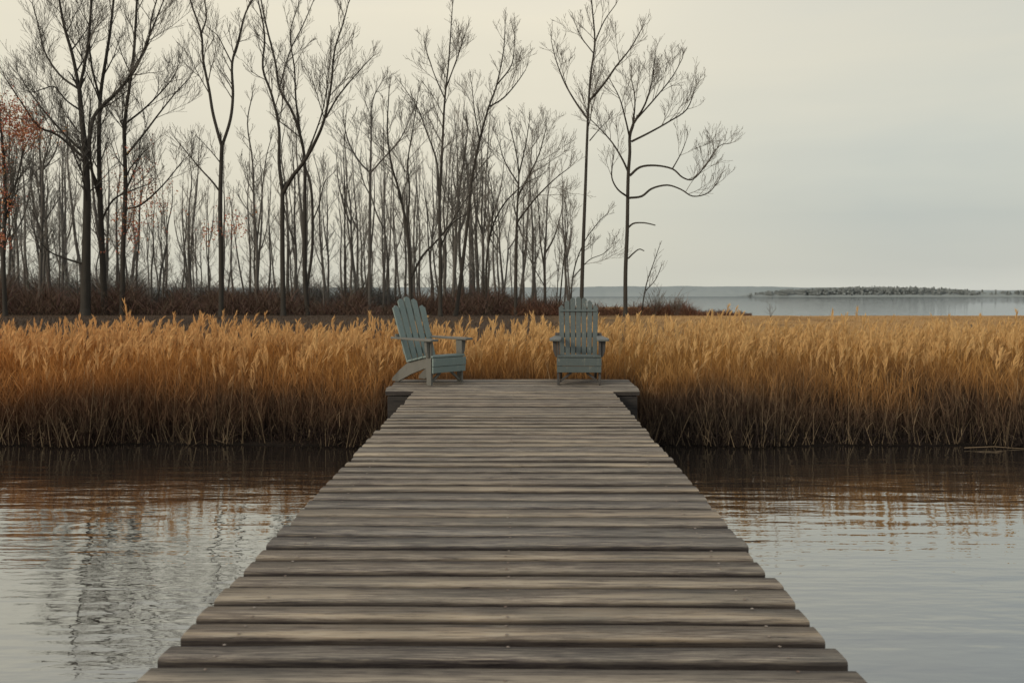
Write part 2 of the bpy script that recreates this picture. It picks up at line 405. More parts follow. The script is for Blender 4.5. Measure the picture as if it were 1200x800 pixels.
def hill(name, pts, Y, depth, col, col2, rough=.3):
    """low far ridge: pts = (px, py_top) profile at distance Y"""
    xs_ = [p[0] for p in pts]; ys_ = [p[1] for p in pts]
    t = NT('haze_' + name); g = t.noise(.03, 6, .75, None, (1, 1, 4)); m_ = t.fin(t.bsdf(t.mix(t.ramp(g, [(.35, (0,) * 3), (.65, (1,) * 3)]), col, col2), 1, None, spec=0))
    vs = []; n = 500; rows = 6
    X0 = at(xs_[0], 343, Y).x; X1 = at(xs_[-1], 343, Y).x
    for i in range(n + 1):
        px = xs_[0] + (xs_[-1] - xs_[0]) * i / n; top = at(px, float(np.interp(px, xs_, ys_)), Y)
        hgt = max(.3, top.z)
        for r_ in range(rows):
            f = r_ / (rows - 1)
            hh = math.sin(f * math.pi / 2) ** .55
            z = -1.0 + (hgt + 1.0) * hh * (1 + rough * .25 * noise.noise(Vector((top.x * 30 / Y, f * 3, 1))) + rough * .12 * noise.noise(Vector((top.x * 160 / Y, f * 9, 1))))
            vs.append((top.x, Y - depth * (1 - f), z))
    fs = [(i * rows + j, (i + 1) * rows + j, (i + 1) * rows + j + 1, i * rows + j + 1) for i in range(n) for j in range(rows - 1)]
    me = bpy.data.meshes.new(name); me.from_pydata(vs, [], fs); me.update()
    tag(link(name, me, m_), kind='structure')
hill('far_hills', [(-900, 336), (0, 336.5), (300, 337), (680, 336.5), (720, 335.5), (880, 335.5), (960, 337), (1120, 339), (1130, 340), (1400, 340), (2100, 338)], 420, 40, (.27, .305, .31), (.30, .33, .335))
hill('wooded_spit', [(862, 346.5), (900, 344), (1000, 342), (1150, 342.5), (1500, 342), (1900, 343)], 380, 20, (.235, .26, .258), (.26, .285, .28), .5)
# trees on the spit, one reading as a mass
mb = MB(); rg = random.Random(5)
for i in range(1150):
    px = rg.triangular(872, 1165, 990) if i < 650 else rg.uniform(1100, 1900)
    Y = 372 + rg.uniform(-7, 7); con = rg.random() < .25
    topy = float(np.interp(px, [868, 890, 930, 1000, 1060, 1110, 1150, 1200, 1500, 1900], [345, 341.5, 338.5, 336.5, 336.5, 338, 341.5, 340.5, 339, 340]))
    topy += rg.uniform(-.2, 2.2) - (rg.uniform(.3, 1.8) if con and px > 1000 else 0)
    b = at(px, topy, Y); ht = b.z; g = rg.uniform(.232, .250); wd0 = rg.uniform(.4, 1.0) * (.55 if con else 1)
    for k in range(30):
        f = rg.random(); wd = ((1 - f) + .1 if con else math.sqrt(max(0, 1 - (f * 1.5 - .6) ** 2))) * wd0
        p = Vector((b.x + rg.gauss(0, .6) * wd, b.y + rg.gauss(0, .6) * wd, f * ht)); q = rg.uniform(.14, .38)
        a = rg.random() * 3.14; dx, dy = q * math.cos(a), q * math.sin(a)
        c = g * rg.uniform(.9, 1.1)
        mb.add([(p.x - dx, p.y - dy, p.z - q), (p.x + dx, p.y + dy, p.z - q * .7), (p.x + dx * .8, p.y + dy, p.z + q), (p.x - dx, p.y - dy * .6, p.z + q * .8)], [(0, 1, 2, 3)], (c, c * 1.10, c * 1.10))
t = NT('hazy_foliage'); b_ = t.bsdf(tint_node(t), 1, None, spec=0); nv = t.n('CombineXYZ'); nv.inputs[1].default_value = -.75; nv.inputs[2].default_value = .66; t.l(nv.outputs[0], b_.inputs['Normal'])
M['hazy'] = t.fin(b_)
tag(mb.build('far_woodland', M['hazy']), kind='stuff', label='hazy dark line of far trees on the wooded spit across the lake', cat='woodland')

# ------------------------------------------------------------------ reeds
def ribbons(P0, dirs, L, width, bend, nseg, taper, side):
    """vectorised ribbons. P0 (n,3), dirs (n,3) unit, L (n,), width (n,), bend (n,3) offset * s^2, returns V (n*(nseg+1)*2,3), Q, s"""
    n = len(P0); s = np.linspace(0, 1, nseg + 1)
    C = P0[:, None, :] + dirs[:, None, :] * (L[:, None] * s)[:, :, None] + bend[:, None, :] * (s ** 2)[None, :, None]
    w = width[:, None] * taper(s)[None, :]
    A = C - side[:, None, :] * w[:, :, None]; B = C + side[:, None, :] * w[:, :, None]
    V = np.stack([A, B], 2).reshape(-1, 3)
    base = (np.arange(n) * (nseg + 1) * 2)[:, None]
    k = np.arange(nseg)[None, :] * 2
    Q = np.stack([base + k, base + k + 1, base + k + 3, base + k + 2], 2).reshape(-1, 4)
    S_ = np.repeat(s, 2)[None, :].repeat(n, 0).ravel()
    return V, Q, S_
rng = np.random.default_rng(11)
class Soup:
    def __init__(s): s.V = []; s.Q = []; s.T = []; s.n = 0
    def add(s, V, Q, T): s.V.append(V); s.Q.append(Q + s.n); s.T.append(T); s.n += len(V)
    def mesh(s, name): return np_mesh(name, np.concatenate(s.V), np.concatenate(s.Q), np.concatenate(s.T))
def unit(a): return a / np.linalg.norm(a, axis=1, keepdims=True)
def in_dock(x, y): return (x > PX0 - .10) & (x < PX1 + .10) & (y < YE + .08)
def reed_edge(x): return 9.56 + .10 * np.sin(x * 1.7 + 1) + .07 * np.sin(x * 4.3)
def side_dir(n):
    a = rng.uniform(-.9, .9, n); return np.c_[np.cos(a), np.sin(a), np.zeros(n)]
soup = Soup()
def reeds(x, y, H, lean, r, plume, leafn, zb=.02, pale=False):
    n = len(x); P0 = np.c_[x, y, np.full(n, zb)]
    az = rng.uniform(0, 6.283, n); d = unit(np.c_[np.cos(az) * lean, np.sin(az) * lean, np.ones(n)])
    baz = rng.normal(.3, 1.2, n); bend = np.c_[np.cos(baz), np.sin(baz), -.25 * np.ones(n)] * (H * rng.uniform(.01, .06, n))[:, None]
    g = rng.random(n)
    if pale: g = .8 + .2 * g
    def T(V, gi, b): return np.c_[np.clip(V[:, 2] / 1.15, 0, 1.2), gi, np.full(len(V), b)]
    for rot in (0, 1):
        sd = side_dir(n) if rot == 0 else np.c_[np.zeros(n), np.ones(n), np.zeros(n)]
        V, Q, S_ = ribbons(P0, d, H, np.full(n, r), bend, 5, lambda s: 1 - .55 * s, sd)
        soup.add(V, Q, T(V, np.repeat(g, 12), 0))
    tipP = P0 + d * H[:, None] + bend; tipd = unit(d * H[:, None] + 2 * bend)
    # leaves
    for k in range(leafn):
        s = rng.uniform(.18, .92, n); p = P0 + d * (H * s)[:, None] + bend * (s ** 2)[:, None]
        a = rng.uniform(0, 6.283, n); el = rng.uniform(1.8, 7.0, n)
        ld = unit(np.c_[np.cos(a), np.sin(a), el]); L = rng.uniform(.14, .36, n)
        bd = np.c_[np.cos(a), np.sin(a), -1.3 * np.ones(n)] * (L * rng.uniform(.05, .45, n) * np.where(rng.random(n) < .15, 1.8, 1))[:, None]
        V, Q, S_ = ribbons(p, ld, L, rng.uniform(.002, .0042, n), bd, 4, lambda s: np.minimum(1, .5 + 2 * s) * (1 - s) ** .6 + .02, side_dir(n))
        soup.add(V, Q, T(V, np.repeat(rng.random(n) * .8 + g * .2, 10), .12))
    # plumes: fans of small drooping sprays
    m = np.where(plume)[0]
    if len(m):
        pd = tipd[m]; pb = tipP[m]; wind = np.c_[np.full(len(m), .5), rng.normal(0, .3, len(m)), np.full(len(m), -.2)] * rng.uniform(-.5, .9, len(m))[:, None]
        PL = rng.uniform(.13, .25, len(m))
        for k in range(13):
            s = k / 13.0
            p = pb + pd * (PL * s * .8)[:, None] + wind * (PL * s * s * .7)[:, None]
            a = rng.uniform(0, 6.283, len(m)); sp_ = rng.uniform(.15, .45, len(m))
            ld = unit(pd + np.c_[np.cos(a), np.sin(a), np.zeros(len(m))] * sp_[:, None] + wind * .9)
            L = PL * rng.uniform(.35, .6, len(m)) * (1.1 - s * .5)
            V, Q, S_ = ribbons(p, ld, L, rng.uniform(.004, .008, len(m)), wind * (L * .5)[:, None], 2, lambda s: np.array([.5, 1, .1]), side_dir(len(m)))
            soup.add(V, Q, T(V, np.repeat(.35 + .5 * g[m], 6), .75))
def scatter(n, y0, y1, xw):
    x = rng.uniform(-xw, xw, n); e = reed_edge(x); y = e + (y1 - y0) * rng.random(n) + (y0)
    k = ~in_dock(x, y); return x[k], y[k]
# tall golden stand, rising away from the water
x, y = scatter(31000, .25, 4.2, 11.5)
hh = np.interp(y, [9.8, 10.5, 11.5, 13.6], [.86, .97, 1.06, 1.13]) + rng.normal(0, .075, len(x)) + np.array([.16 * noise.noise(Vector((q * 1.1, v_ * 1.1, 8))) for q, v_ in zip(x, y)]) + .03 * np.sin(x * .9) + .02 * np.sin(x * 2.7 + 1)
tall = np.where(rng.random(len(x)) < .05, rng.uniform(.04, .20, len(x)), 0)
hh *= np.interp(x, [-9, -5, 0, 9], [.96, .98, 1, 1.0])
reeds(x, y, np.maximum(hh - .2 + tall, .3), .025, .0030, (tall > 0) | (rng.random(len(x)) < np.interp(y, [9.8, 11.2, 12.5], [.01, .05, .2])), 3)
# front rank, shorter, leaning and broken
x, y = scatter(5200, -.02, .6, 11.5)
reeds(x, y, rng.uniform(.25, .85, len(x)), .12, .0032, rng.random(len(x)) < .0, 3)
x, y = scatter(1700, -.07, .30, 11.5)
reeds(x, y, rng.uniform(.12, .42, len(x)), .42, .0038, np.zeros(len(x), bool), 1, pale=True)
# dead litter thatch at the foot
n = 16000; x, y = scatter(n, .0, 1.6, 11.5); n = len(x)
a = rng.uniform(0, 6.283, n); d = unit(np.c_[np.cos(a), np.sin(a) * .6, rng.uniform(.1, 2.2, n)]); L = rng.uniform(.12, .42, n)
V, Q, S_ = ribbons(np.c_[x, y, rng.uniform(.0, .12, n)], d, L, rng.uniform(.003, .007, n), np.c_[np.zeros(n), np.zeros(n), -L * .6], 3, lambda s: 1 - .7 * s, side_dir(n))
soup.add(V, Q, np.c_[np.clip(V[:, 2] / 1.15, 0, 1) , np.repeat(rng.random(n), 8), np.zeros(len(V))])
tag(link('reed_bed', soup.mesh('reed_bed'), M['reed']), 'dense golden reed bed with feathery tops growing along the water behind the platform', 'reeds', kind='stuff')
# broken pale stalks at the waterline that can be told apart
def stalk(label, pts, r=.005, col=(.5, .95, .3), leaves=4):
    mb = MB(); p = [at(a_, b_, Y_) for a_, b_, Y_ in pts]; rg = random.Random(int(pts[0][0]))
    base = p[0]; p = [q - base for q in p]
    mb.tube(p, [r * (1 - .5 * i / len(p)) for i in range(len(p))], 5, col)
    o = mb.build('reed_stalk', M['straw']); o.location = base
    return tag(o, label, 'reed stalk')
t = NT('pale_straw'); g = t.noise(1, 4, .6, None, (30, 30, 6)); M['straw'] = t.fin(t.bsdf(t.mix(g, (.14, .10, .07), (.26, .19, .12)), .85, None, spec=.1))
stalk('long pale reed stalk lying flat on the water at the far right bank', [(1130, 524.5, 9.42), (1165, 523, 9.45), (1190, 525, 9.44), (1215, 526, 9.43)])

# ------------------------------------------------------------------ marsh grass behind the reeds
n = 90000
u = rng.random(n); y = 13.6 * (63 / 13.6) ** u; x = rng.uniform(-1, 1, n) * (y * .72 + 4)
sc = y / 14.0
H = rng.uniform(.12, .34, n) * np.interp(y, [13.6, 30, 63], [1.2, .75, .45]); a = rng.uniform(0, 6.283, n)
keep = y < 61.5; x, y, H, a, sc = x[keep], y[keep], H[keep], a[keep], sc[keep]; n = len(x)
sd = np.c_[np.cos(a * .3), np.sin(a * .3), np.zeros(n)]; ln = rng.uniform(0, .6, n)
V, Q, S_ = ribbons(np.c_[x, y, np.full(n, .03)], unit(np.c_[np.cos(a) * ln, np.sin(a) * ln, np.ones(n)]), H, .006 * sc, np.c_[H * .3, np.zeros(n), -H * .1], 2, lambda s: 1 - .85 * s, sd)
fx = np.clip((x / np.maximum(y, 1) * 1050 + 607 - 640) / 260, 0, 1) * .85 + .10 * rng.random(n)
pn = np.array([noise.noise(Vector((q * .11, w_ * .07, 4))) for q, w_ in zip(x, y)])
fx = np.clip(fx * 1.15 + pn * .4 - np.where((y > 17) & (y < 27), .35, 0), 0, 1)
ca_ = np.array([.085, .062, .048]); cb_ = np.array([.42, .25, .105]); C = (ca_[None] * (1 - fx[:, None]) + cb_[None] * fx[:, None]) * rng.uniform(.6, 1.25, n)[:, None]
sp = Soup(); sp.add(V, Q, np.repeat(C, 6, 0))
tag(link('marsh_grass', sp.mesh('marsh_grass'), M['tinted']), 'flat brown and tan marsh grass stretching from the reeds to the tree line', 'grass', kind='stuff')

# undergrowth below the trees: tangled twigs
def scrub(name, label, count, px0, px1, y0, y1, hfun, col, wid=.02):
    x_ = []; P = []; n = count
    px = rng.uniform(px0, px1, n); Y = rng.uniform(y0, y1, n); X = (px - 607) / F * Y
    H = np.array([hfun(p) * (1 + .9 * noise.noise(Vector((p * .03, wid * 90, 0))) + .5 * noise.noise(Vector((p * .11, 3, 0)))) for p in px]) * rng.uniform(.3, 1.0, n) * np.where(rng.random(n) < .04, 1.6, 1)
    a = rng.uniform(0, 6.283, n); ln = rng.uniform(.1, 1.3, n)
    d = unit(np.c_[np.cos(a) * ln, np.sin(a) * ln, np.ones(n)])
    V, Q, S_ = ribbons(np.c_[X, Y, rng.uniform(0, .5, n) * H], d, H * .8, rng.uniform(.4, 1.2, n) * wid, np.c_[np.cos(a), np.sin(a), -np.ones(n)] * (H * .2)[:, None], 3, lambda s: 1 - .7 * s, side_dir(n))
    C = np.array(col)[None] * rng.uniform(.55, 1.5, n)[:, None] * (1 + rng.normal(0, .06, (n, 3)))
    s_ = Soup(); s_.add(V, Q, np.repeat(C, 8, 0))
    tag(link(name, s_.mesh(name), M['tinted']), label, 'undergrowth', kind='stuff')
scrub('undergrowth', 'dark tangled brush filling the foot of the bare wood', 42000, -330, 700, 62.5, 72, lambda p: float(np.interp(p, [-300, 60, 330, 450, 560, 700], [3.4, 2.9, 2.2, 1.7, 1.8, 1.1])), (.105, .070, .055), .020)
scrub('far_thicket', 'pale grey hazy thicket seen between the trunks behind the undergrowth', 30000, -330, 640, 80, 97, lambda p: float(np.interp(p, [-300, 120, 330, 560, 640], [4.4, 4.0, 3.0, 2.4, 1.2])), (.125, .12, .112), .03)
scrub('low_scrub', 'low reddish brown scrub tapering out right of the slate chair', 9000, 600, 880, 61.5, 66, lambda p: float(np.interp(p, [600, 700, 790, 830, 880], [1.0, 1.0, .95, .6, .25])), (.13, .070, .048), .018)

# ------------------------------------------------------------------ trees
def catmull(P, sub=4):
    P = [Vector(p) for p in P]
    if len(P) < 3: sub = 3
    Q = [2 * P[0] - P[1]] + P + [2 * P[-1] - P[-2]]; out = []
    for i in range(1, len(Q) - 2):
        p0, p1, p2, p3 = Q[i - 1], Q[i], Q[i + 1], Q[i + 2]
        for j in range(sub):
            t = j / sub
            out.append(.5 * ((2 * p1) + (-p0 + p2) * t + (2 * p0 - 5 * p1 + 4 * p2 - p3) * t * t + (-p0 + 3 * p1 - 3 * p2 + p3) * t ** 3))
    out.append(P[-1]); return out
def rvec(rg): return Vector((rg.gauss(0, 1), rg.gauss(0, 1), rg.gauss(0, 1)))
def twig(tm, cm, p, d, L, r, lvl, mx, rg, up=.25):
    n = 4 if lvl < mx else 3
    pts = [p.copy()]; dd = d.normalized(); q = p.copy(); rad = [r]
    for i in range(n):
        dd = (dd + rvec(rg) * .11 + Vector((0, 0, up * .35))).normalized(); q = q + dd * (L / n); pts.append(q.copy()); rad.append(max(.0095, r * (1 - .72 * (i + 1) / n)))
    (tm if r > .045 else cm).tube(pts, rad, 5 if r > .05 else 3)
    if lvl >= mx: return
    cnt = max(2, int(L * (2.6 if lvl == 1 else 4.4) + rg.random()))
    for k in range(min(cnt, 11)):
        s = .18 + .80 * (k + rg.random()) / cnt; i = min(n - 1, int(s * n)); f = s * n - i
        b = pts[i].lerp(pts[i + 1], min(1, f)); t = (pts[i + 1] - pts[i]).normalized()
        ax = t.cross(rvec(rg)); ax.normalize()
        nd = (t * math.cos(.62) + ax * math.sin(.62) * rg.uniform(.8, 1.3) + Vector((0, 0, up))).normalized()
        twig(tm, cm, b, nd, L * rg.uniform(.38, .62) * (1.15 - .5 * s), rad[i] * .55, lvl + 1, mx, rg, up)
def limb(tm, cm, P, r0, r1, rg, start=.3, dens=1.0, Lc=2.6, mx=3, up=.28, side=8):
    pts = catmull(P); k = len(pts); ln = [0]
    for i in range(1, k): ln.append(ln[-1] + (pts[i] - pts[i - 1]).length)
    T = ln[-1]; rad = [r0 + (r1 - r0) * (l / T) for l in ln]
    tm.tube(pts, rad, side if r0 > .1 else 6)
    n = int(T * (1 - start) * dens); 
    for j in range(n):
        s = start + (1 - start) * (j + rg.random()) / max(1, n); l = s * T
        i = max(0, min(k - 2, int(np.searchsorted(ln, l)) - 1)); f = (l - ln[i]) / max(1e-6, ln[i + 1] - ln[i]); b = pts[i].lerp(pts[i + 1], f); t = (pts[i + 1] - pts[i]).normalized()
        az = rvec(rg); az -= t * az.dot(t); az.normalize()
        if t.z < .6 and az.z < 0: az.z = -az.z
        an = rg.uniform(.5, .95)
        nd = (t * math.cos(an) + az * math.sin(an) + Vector((0, 0, up * .6))).normalized()
        tap = (1.2 - .75 * (s - start) / (1 - start + 1e-6))
        L = Lc * tap * rg.uniform(.55, 1.25)
        twig(tm, cm, b, nd, L, min(rad[i] * .5, .016 * L + .008), 1, mx, rg, up)
    # finishing spray at the tip
    if start >= 1: return
    t = (pts[-1] - pts[-2]).normalized()
    for j in range(3): twig(tm, cm, pts[-1], (t + rvec(rg) * .3 + Vector((0, 0, .4))).normalized(), Lc * .4 * rg.uniform(.6, 1.1), r1 * .8, 2, mx, rg, up)

def hero(label, Y, limbs, seed, name='bare_tree', Lc=2.4, dens=1.0, leaf=None, bark='bark', tw='twig', mx=3, spread=.9):
    rg = random.Random(seed); tm = MB(); cm = MB()
    b0 = at(limbs[0][0][0][0], limbs[0][0][0][1], Y); base = Vector((b0.x, Y, .03))
    depth = {}
    for li, (P, w0, w1, st) in enumerate(limbs):
        a = rg.uniform(-1, 1) * spread; W = []
        for i, (px, py) in enumerate(P):
            key = (px, py)
            if key in depth: yy = depth[key]
            else:
                rise = 0 if li == 0 else i * a * .9
                y0 = depth.get((P[0][0], P[0][1]), Y)
                yy = (Y + .15 * rg.uniform(-1, 1) if li == 0 and i else y0 + rise)
                if li == 0 and i == 0: yy = Y
                depth[key] = yy
            p = at(px, py, yy); W.append(p - base)
        if li == 0: W[0].z = -.1
        k = Y / F / 2 * .69    # half width in world for one pixel
        limb(tm, cm, W, w0 * k, max(.02, w1 * k), rg, st, dens * (1.9 if li else 1.5), Lc * 1.45, mx)
        if li == 0:            # root flare
            q = W[0]; tm.tube([q + Vector((0, 0, -.1)), q + Vector((0, 0, .25)), W[0].lerp(W[1], .06) + Vector((0, 0, .35))], [w0 * k * 1.5, w0 * k * 1.15, w0 * k * .98], 8)
    root = tag(empty(name, base), label, 'tree')
    tm.build('trunk', M[bark], root); cm.build('crown', M[tw], root)
    if leaf:
        lm = MB()
        for (px, py, sx, sy, cnt) in leaf:
            for i in range(cnt):
                # leaves hang in small clusters
                c0 = at(px + rg.gauss(0, sx), py + rg.gauss(0, sy), Y + rg.uniform(-1.5, 1.5)) - base
                for q in range(7):
                    c = c0 + rvec(rg) * .16; s = rg.uniform(.05, .10); a = rvec(rg).normalized() * s; b = a.cross(rvec(rg)).normalized() * s * .6
                    lm.add([tuple(c - a), tuple(c + b), tuple(c + a), tuple(c - b)], [(0, 1, 2, 3)], tuple(x * rg.uniform(.7, 1.2) for x in (.44, .18, .10)))
        lm.build('foliage', M['tinted'], root)
    return root

hero('massive dark bare tree at far left, thickest trunk of the wood', 62, [
    ([(100, 370), (101, 300), (102, 230), (100, 180), (96, 140), (93, 105)], 17, 7, .45),
    ([(93, 105), (85, 65), (75, 30), (68, -10), (62, -60)], 6, 2.5, .1),
    ([(93, 105), (102, 60), (106, 20), (110, -50)], 5, 2.5, .1),
    ([(93, 105), (70, 88), (52, 60), (45, 30), (38, 5)], 4, 1.5, .2), ([(95, 130), (78, 118), (64, 102), (52, 104), (40, 108)], 3, 1.5, .2),
    ([(100, 180), (80, 162), (60, 140), (40, 115), (22, 88)], 5, 1.5, .25), ([(101, 188), (70, 160), (45, 148), (25, 120), (5, 90)], 5, 1.6, .25),
    ([(100, 200), (106, 155), (113, 132), (140, 105), (158, 82), (172, 50), (190, 5)], 8, 2, .3),
    ([(100, 310), (80, 304), (60, 296), (48, 285)], 4, 2, .3)], 1, dens=.7)
hero('dark bare tree whose trunk rises just right of the massive one', 64, [
    ([(123, 366), (120, 300), (117, 220), (116, 160), (118, 110), (124, 70), (130, 30), (136, -30)], 11, 3, .35),
    ([(117, 115), (108, 80), (104, 40), (108, 0)], 4, 2, .2), ([(118, 240), (108, 200), (104, 160), (106, 120)], 5, 2, .3),
    ([(118, 260), (132, 235), (150, 225), (176, 215)], 4, 1.5, .3)], 2, dens=.65)
hero('upright bare tree, third thick trunk from the left, limbs sweeping right', 63, [
    ([(143, 366), (144, 300), (147, 220), (146, 150), (152, 100), (157, 60), (160, 10), (163, -40)], 9, 3, .35),
    ([(152, 88), (172, 55), (178, 20), (190, -20)], 4, 2, .2), ([(148, 182), (170, 155), (185, 135), (205, 110), (222, 92)], 4, 1.4, .2),
    ([(147, 145), (172, 125), (200, 95), (210, 75)], 3.5, 1.3, .2), ([(147, 245), (165, 240), (190, 218), (213, 190)], 4, 1.4, .3)], 3, dens=.8,
    leaf=[(165, 222, 18, 22, 110), (158, 262, 14, 15, 60)])
hero('reddish-leaved tree at the left edge of the wood', 60, [
    ([(6, 365), (4, 300), (6, 230), (3, 170), (-2, 120)], 8, 3, .3), ([(6, 260), (20, 210), (28, 175), (42, 150)], 4, 1.5, .2), ([(4, 300), (-8, 250), (-14, 200)], 4, 1.5, .2)],
    4, leaf=[(8, 132, 11, 11, 120), (28, 155, 13, 11, 200), (2, 200, 7, 14, 70), (5, 240, 9, 9, 50), (3, 280, 6, 5, 40)])
hero('medium grey bare tree between the red-leaved tree and the massive dark one', 66, [
    ([(46, 362), (48, 300), (50, 240), (50, 200), (56, 175)], 7, 2.5, .3), ([(50, 225), (38, 200), (28, 185)], 3, 1.3, .2), ([(50, 200), (64, 180), (72, 150)], 3, 1.3, .1)], 5, bark='bark2')
hero('bare tree with a straight trunk forking into a tall narrow Y', 60, [
    ([(259, 366), (259, 300), (258, 240), (260, 172)], 8.5, 6.5, .9),
    ([(260, 172), (250, 135), (245, 105), (238, 70), (236, 40), (226, 10), (218, -15)], 5.5, 2.5, .3), ([(236, 40), (242, 20), (240, 0), (244, -20)], 3, 1.5, .2),
    ([(260, 172), (270, 140), (273, 110), (272, 75), (280, 45), (288, 15), (302, -10)], 5.5, 2.5, .25), ([(272, 75), (262, 55), (255, 42), (246, 35)], 2.5, 1.2, .3),
    ([(258, 225), (248, 212), (235, 198), (220, 180), (205, 162)], 3.5, 1.2, .35)], 6, Lc=1.9, dens=.8, leaf=[(272, 265, 9, 14, 34), (244, 272, 5, 8, 14)])
hero('slender bare tree forking low, between the tall Y tree and the crossed pair', 66, [
    ([(300, 364), (301, 290), (298, 250), (296, 190), (290, 145), (296, 110)], 5.5, 1.5, .3), ([(301, 285), (306, 240), (311, 190), (317, 165)], 3.5, 1.4, .3)], 7, Lc=1.6, bark='bark2')
hero('tall bare tree, left one of the crossed pair, one limb sweeping right', 61, [
    ([(332, 366), (331, 300), (331, 225)], 9, 7, .9), ([(331, 225), (327, 190), (327, 150), (318, 110), (308, 80), (310, 40), (300, -10)], 6, 2, .3),
    ([(331, 228), (342, 208), (356, 190), (370, 165), (380, 140), (388, 100), (392, 60), (402, 28), (408, 5)], 7, 1.6, .45), ([(382, 138), (395, 115), (415, 90), (437, 66)], 3.5, 1.2, .3),
    ([(356, 190), (362, 150), (352, 155), (360, 130), (385, 110)][:1] + [(368, 160), (378, 130), (384, 95), (388, 50)], 3, 1.2, .3)], 8, Lc=1.7)
hero('tall bare tree, right one of the crossed pair, with a bowed side stem', 63, [
    ([(361, 370), (357, 320), (357, 250), (357, 190), (352, 160), (342, 130), (328, 105), (322, 70), (312, 30), (302, -20)], 8, 2, .45),
    ([(358, 345), (362, 322), (366, 290), (366, 240), (363, 212), (357, 195)], 5, 4.5, .95), ([(353, 165), (347, 120), (345, 80), (340, 40), (350, 5)], 4, 1.5, .25), ([(327, 105), (340, 60), (355, 30), (370, -5)], 3, 1.4, .2),
    ([(365, 262), (374, 240), (380, 215), (388, 205)], 2.5, 1, .3)], 9, Lc=1.7)
hero('thin straight bare pole tree standing alone left of the wood gap', 64, [
    ([(404, 367), (404, 300), (404, 230), (403, 180), (406, 130)], 4, 1.2, .45)], 10, Lc=1.2)
hero('bare tree with a wide forked crown above the aqua chair', 65, [
    ([(433, 366), (433, 300), (434, 200)], 6, 4.5, .8), ([(434, 203), (420, 188), (408, 165), (402, 140)], 3.5, 1.4, .3), ([(434, 200), (435, 160), (436, 120), (448, 95)], 4, 1.4, .2), ([(434, 203), (450, 185), (468, 165), (480, 140)], 3, 1.3, .3)], 11, Lc=2.0, bark='bark2')
hero('bare tree curving up and left, forked low, behind the aqua chair', 62, [
    ([(482, 366), (480, 310), (477, 270), (468, 225), (458, 190), (454, 150), (456, 105)], 7, 1.6, .45),
    ([(482, 325), (495, 300), (512, 282), (528, 262), (545, 235), (560, 215)], 4.5, 1.3, .4), ([(477, 265), (480, 225), (478, 190), (484, 150), (490, 110)], 4, 1.3, .3)], 12, Lc=1.8)
hero('tallest bare tree over the middle of the dock, straight central leader', 60, [
    ([(516, 367), (516, 300), (515, 240), (518, 180), (521, 120), (526, 70), (530, 10)], 7.5, 1.6, .45),
    ([(514, 230), (512, 190), (500, 155), (490, 128), (475, 105)], 4, 1.3, .3), ([(521, 115), (510, 90), (500, 62)], 2.6, 1.2, .2), ([(522, 105), (535, 70), (545, 40)], 2.6, 1.2, .2), ([(516, 290), (530, 262), (548, 250), (560, 235)], 3, 1.2, .3)], 13, Lc=1.7)
hero('bare tree leaning right with an upswept narrow crown, right of the tallest', 61, [
    ([(534, 366), (542, 310), (549, 250), (553, 210), (562, 165), (572, 128), (582, 100), (590, 60), (592, 30)], 7.5, 1.5, .42),
    ([(574, 125), (590, 115), (605, 98), (616, 82)], 3, 1.2, .3), ([(562, 165), (556, 130), (553, 100)], 3, 1.2, .2), ([(582, 100), (600, 75), (603, 40)], 2.6, 1.2, .2)], 14, Lc=1.6)
hero('straight bare tree close behind the right-leaning one', 66, [
    ([(530, 365), (533, 300), (537, 235), (545, 180), (548, 150)], 5.5, 2, .4), ([(537, 235), (530, 200), (535, 170)], 3, 1.2, .2)], 15, bark='bark2')
hero('bare tree arching right from the low dark brush mound', 64, [
    ([(570, 364), (570, 310), (576, 270), (590, 240), (612, 218), (635, 205)], 5, 1.3, .4), ([(573, 285), (578, 240), (572, 200)], 3, 1.2, .3)], 16, Lc=1.7)
hero('bare tree with a dense rounded fan of branches left of the slate chair', 62, [
    ([(604, 366), (605, 310), (606, 250), (608, 205), (604, 175), (598, 150)], 6.5, 1.5, .45),
    ([(607, 230), (620, 205), (632, 180), (640, 150)], 3.5, 1.3, .2), ([(607, 215), (592, 190), (584, 165)], 3, 1.2, .2), ([(606, 260), (628, 232), (650, 210), (668, 196)], 3.5, 1.2, .3), ([(608, 205), (616, 170), (620, 145)], 3, 1.2, .2)], 17, Lc=1.9)
hero('thin crooked bare tree just left of the slate chair', 63, [
    ([(640, 363), (638, 320), (633, 280), (631, 240), (628, 210)], 4, 1.2, .45), ([(638, 335), (624, 310), (618, 290)], 2, 1, .3)], 18, Lc=1.3)
hero('small bare tree leaning right beside the tall slender one, with feathery right side', 64, [
    ([(668, 365), (672, 320), (684, 285), (700, 262), (712, 250)], 3, 1.1, .35), ([(672, 325), (690, 305), (706, 298), (716, 290)], 2, 1, .3), ([(655, 365), (660, 310), (665, 265), (662, 235)], 3, 1.1, .4)], 19, Lc=1.6)
hero('tall slender bare tree rising behind the slate chair, forked high up', 60, [
    ([(681, 368), (683, 300), (686, 220), (689, 138), (692, 90), (697, 50), (694, 10), (692, -15)], 7.5, 2, .55),
    ([(689, 140), (676, 122), (662, 98), (652, 72), (646, 48)], 4, 1.3, .35), ([(691, 118), (708, 98), (722, 78), (738, 58), (752, 34)], 4.5, 1.3, .35), ([(697, 50), (708, 25), (722, 5)], 2.5, 1.2, .2), ([(695, 62), (682, 45), (675, 30)], 2.2, 1.1, .2),
    ([(691, 165), (702, 152), (712, 142)], 2, 1, .4)], 20, Lc=1.8, dens=.85)
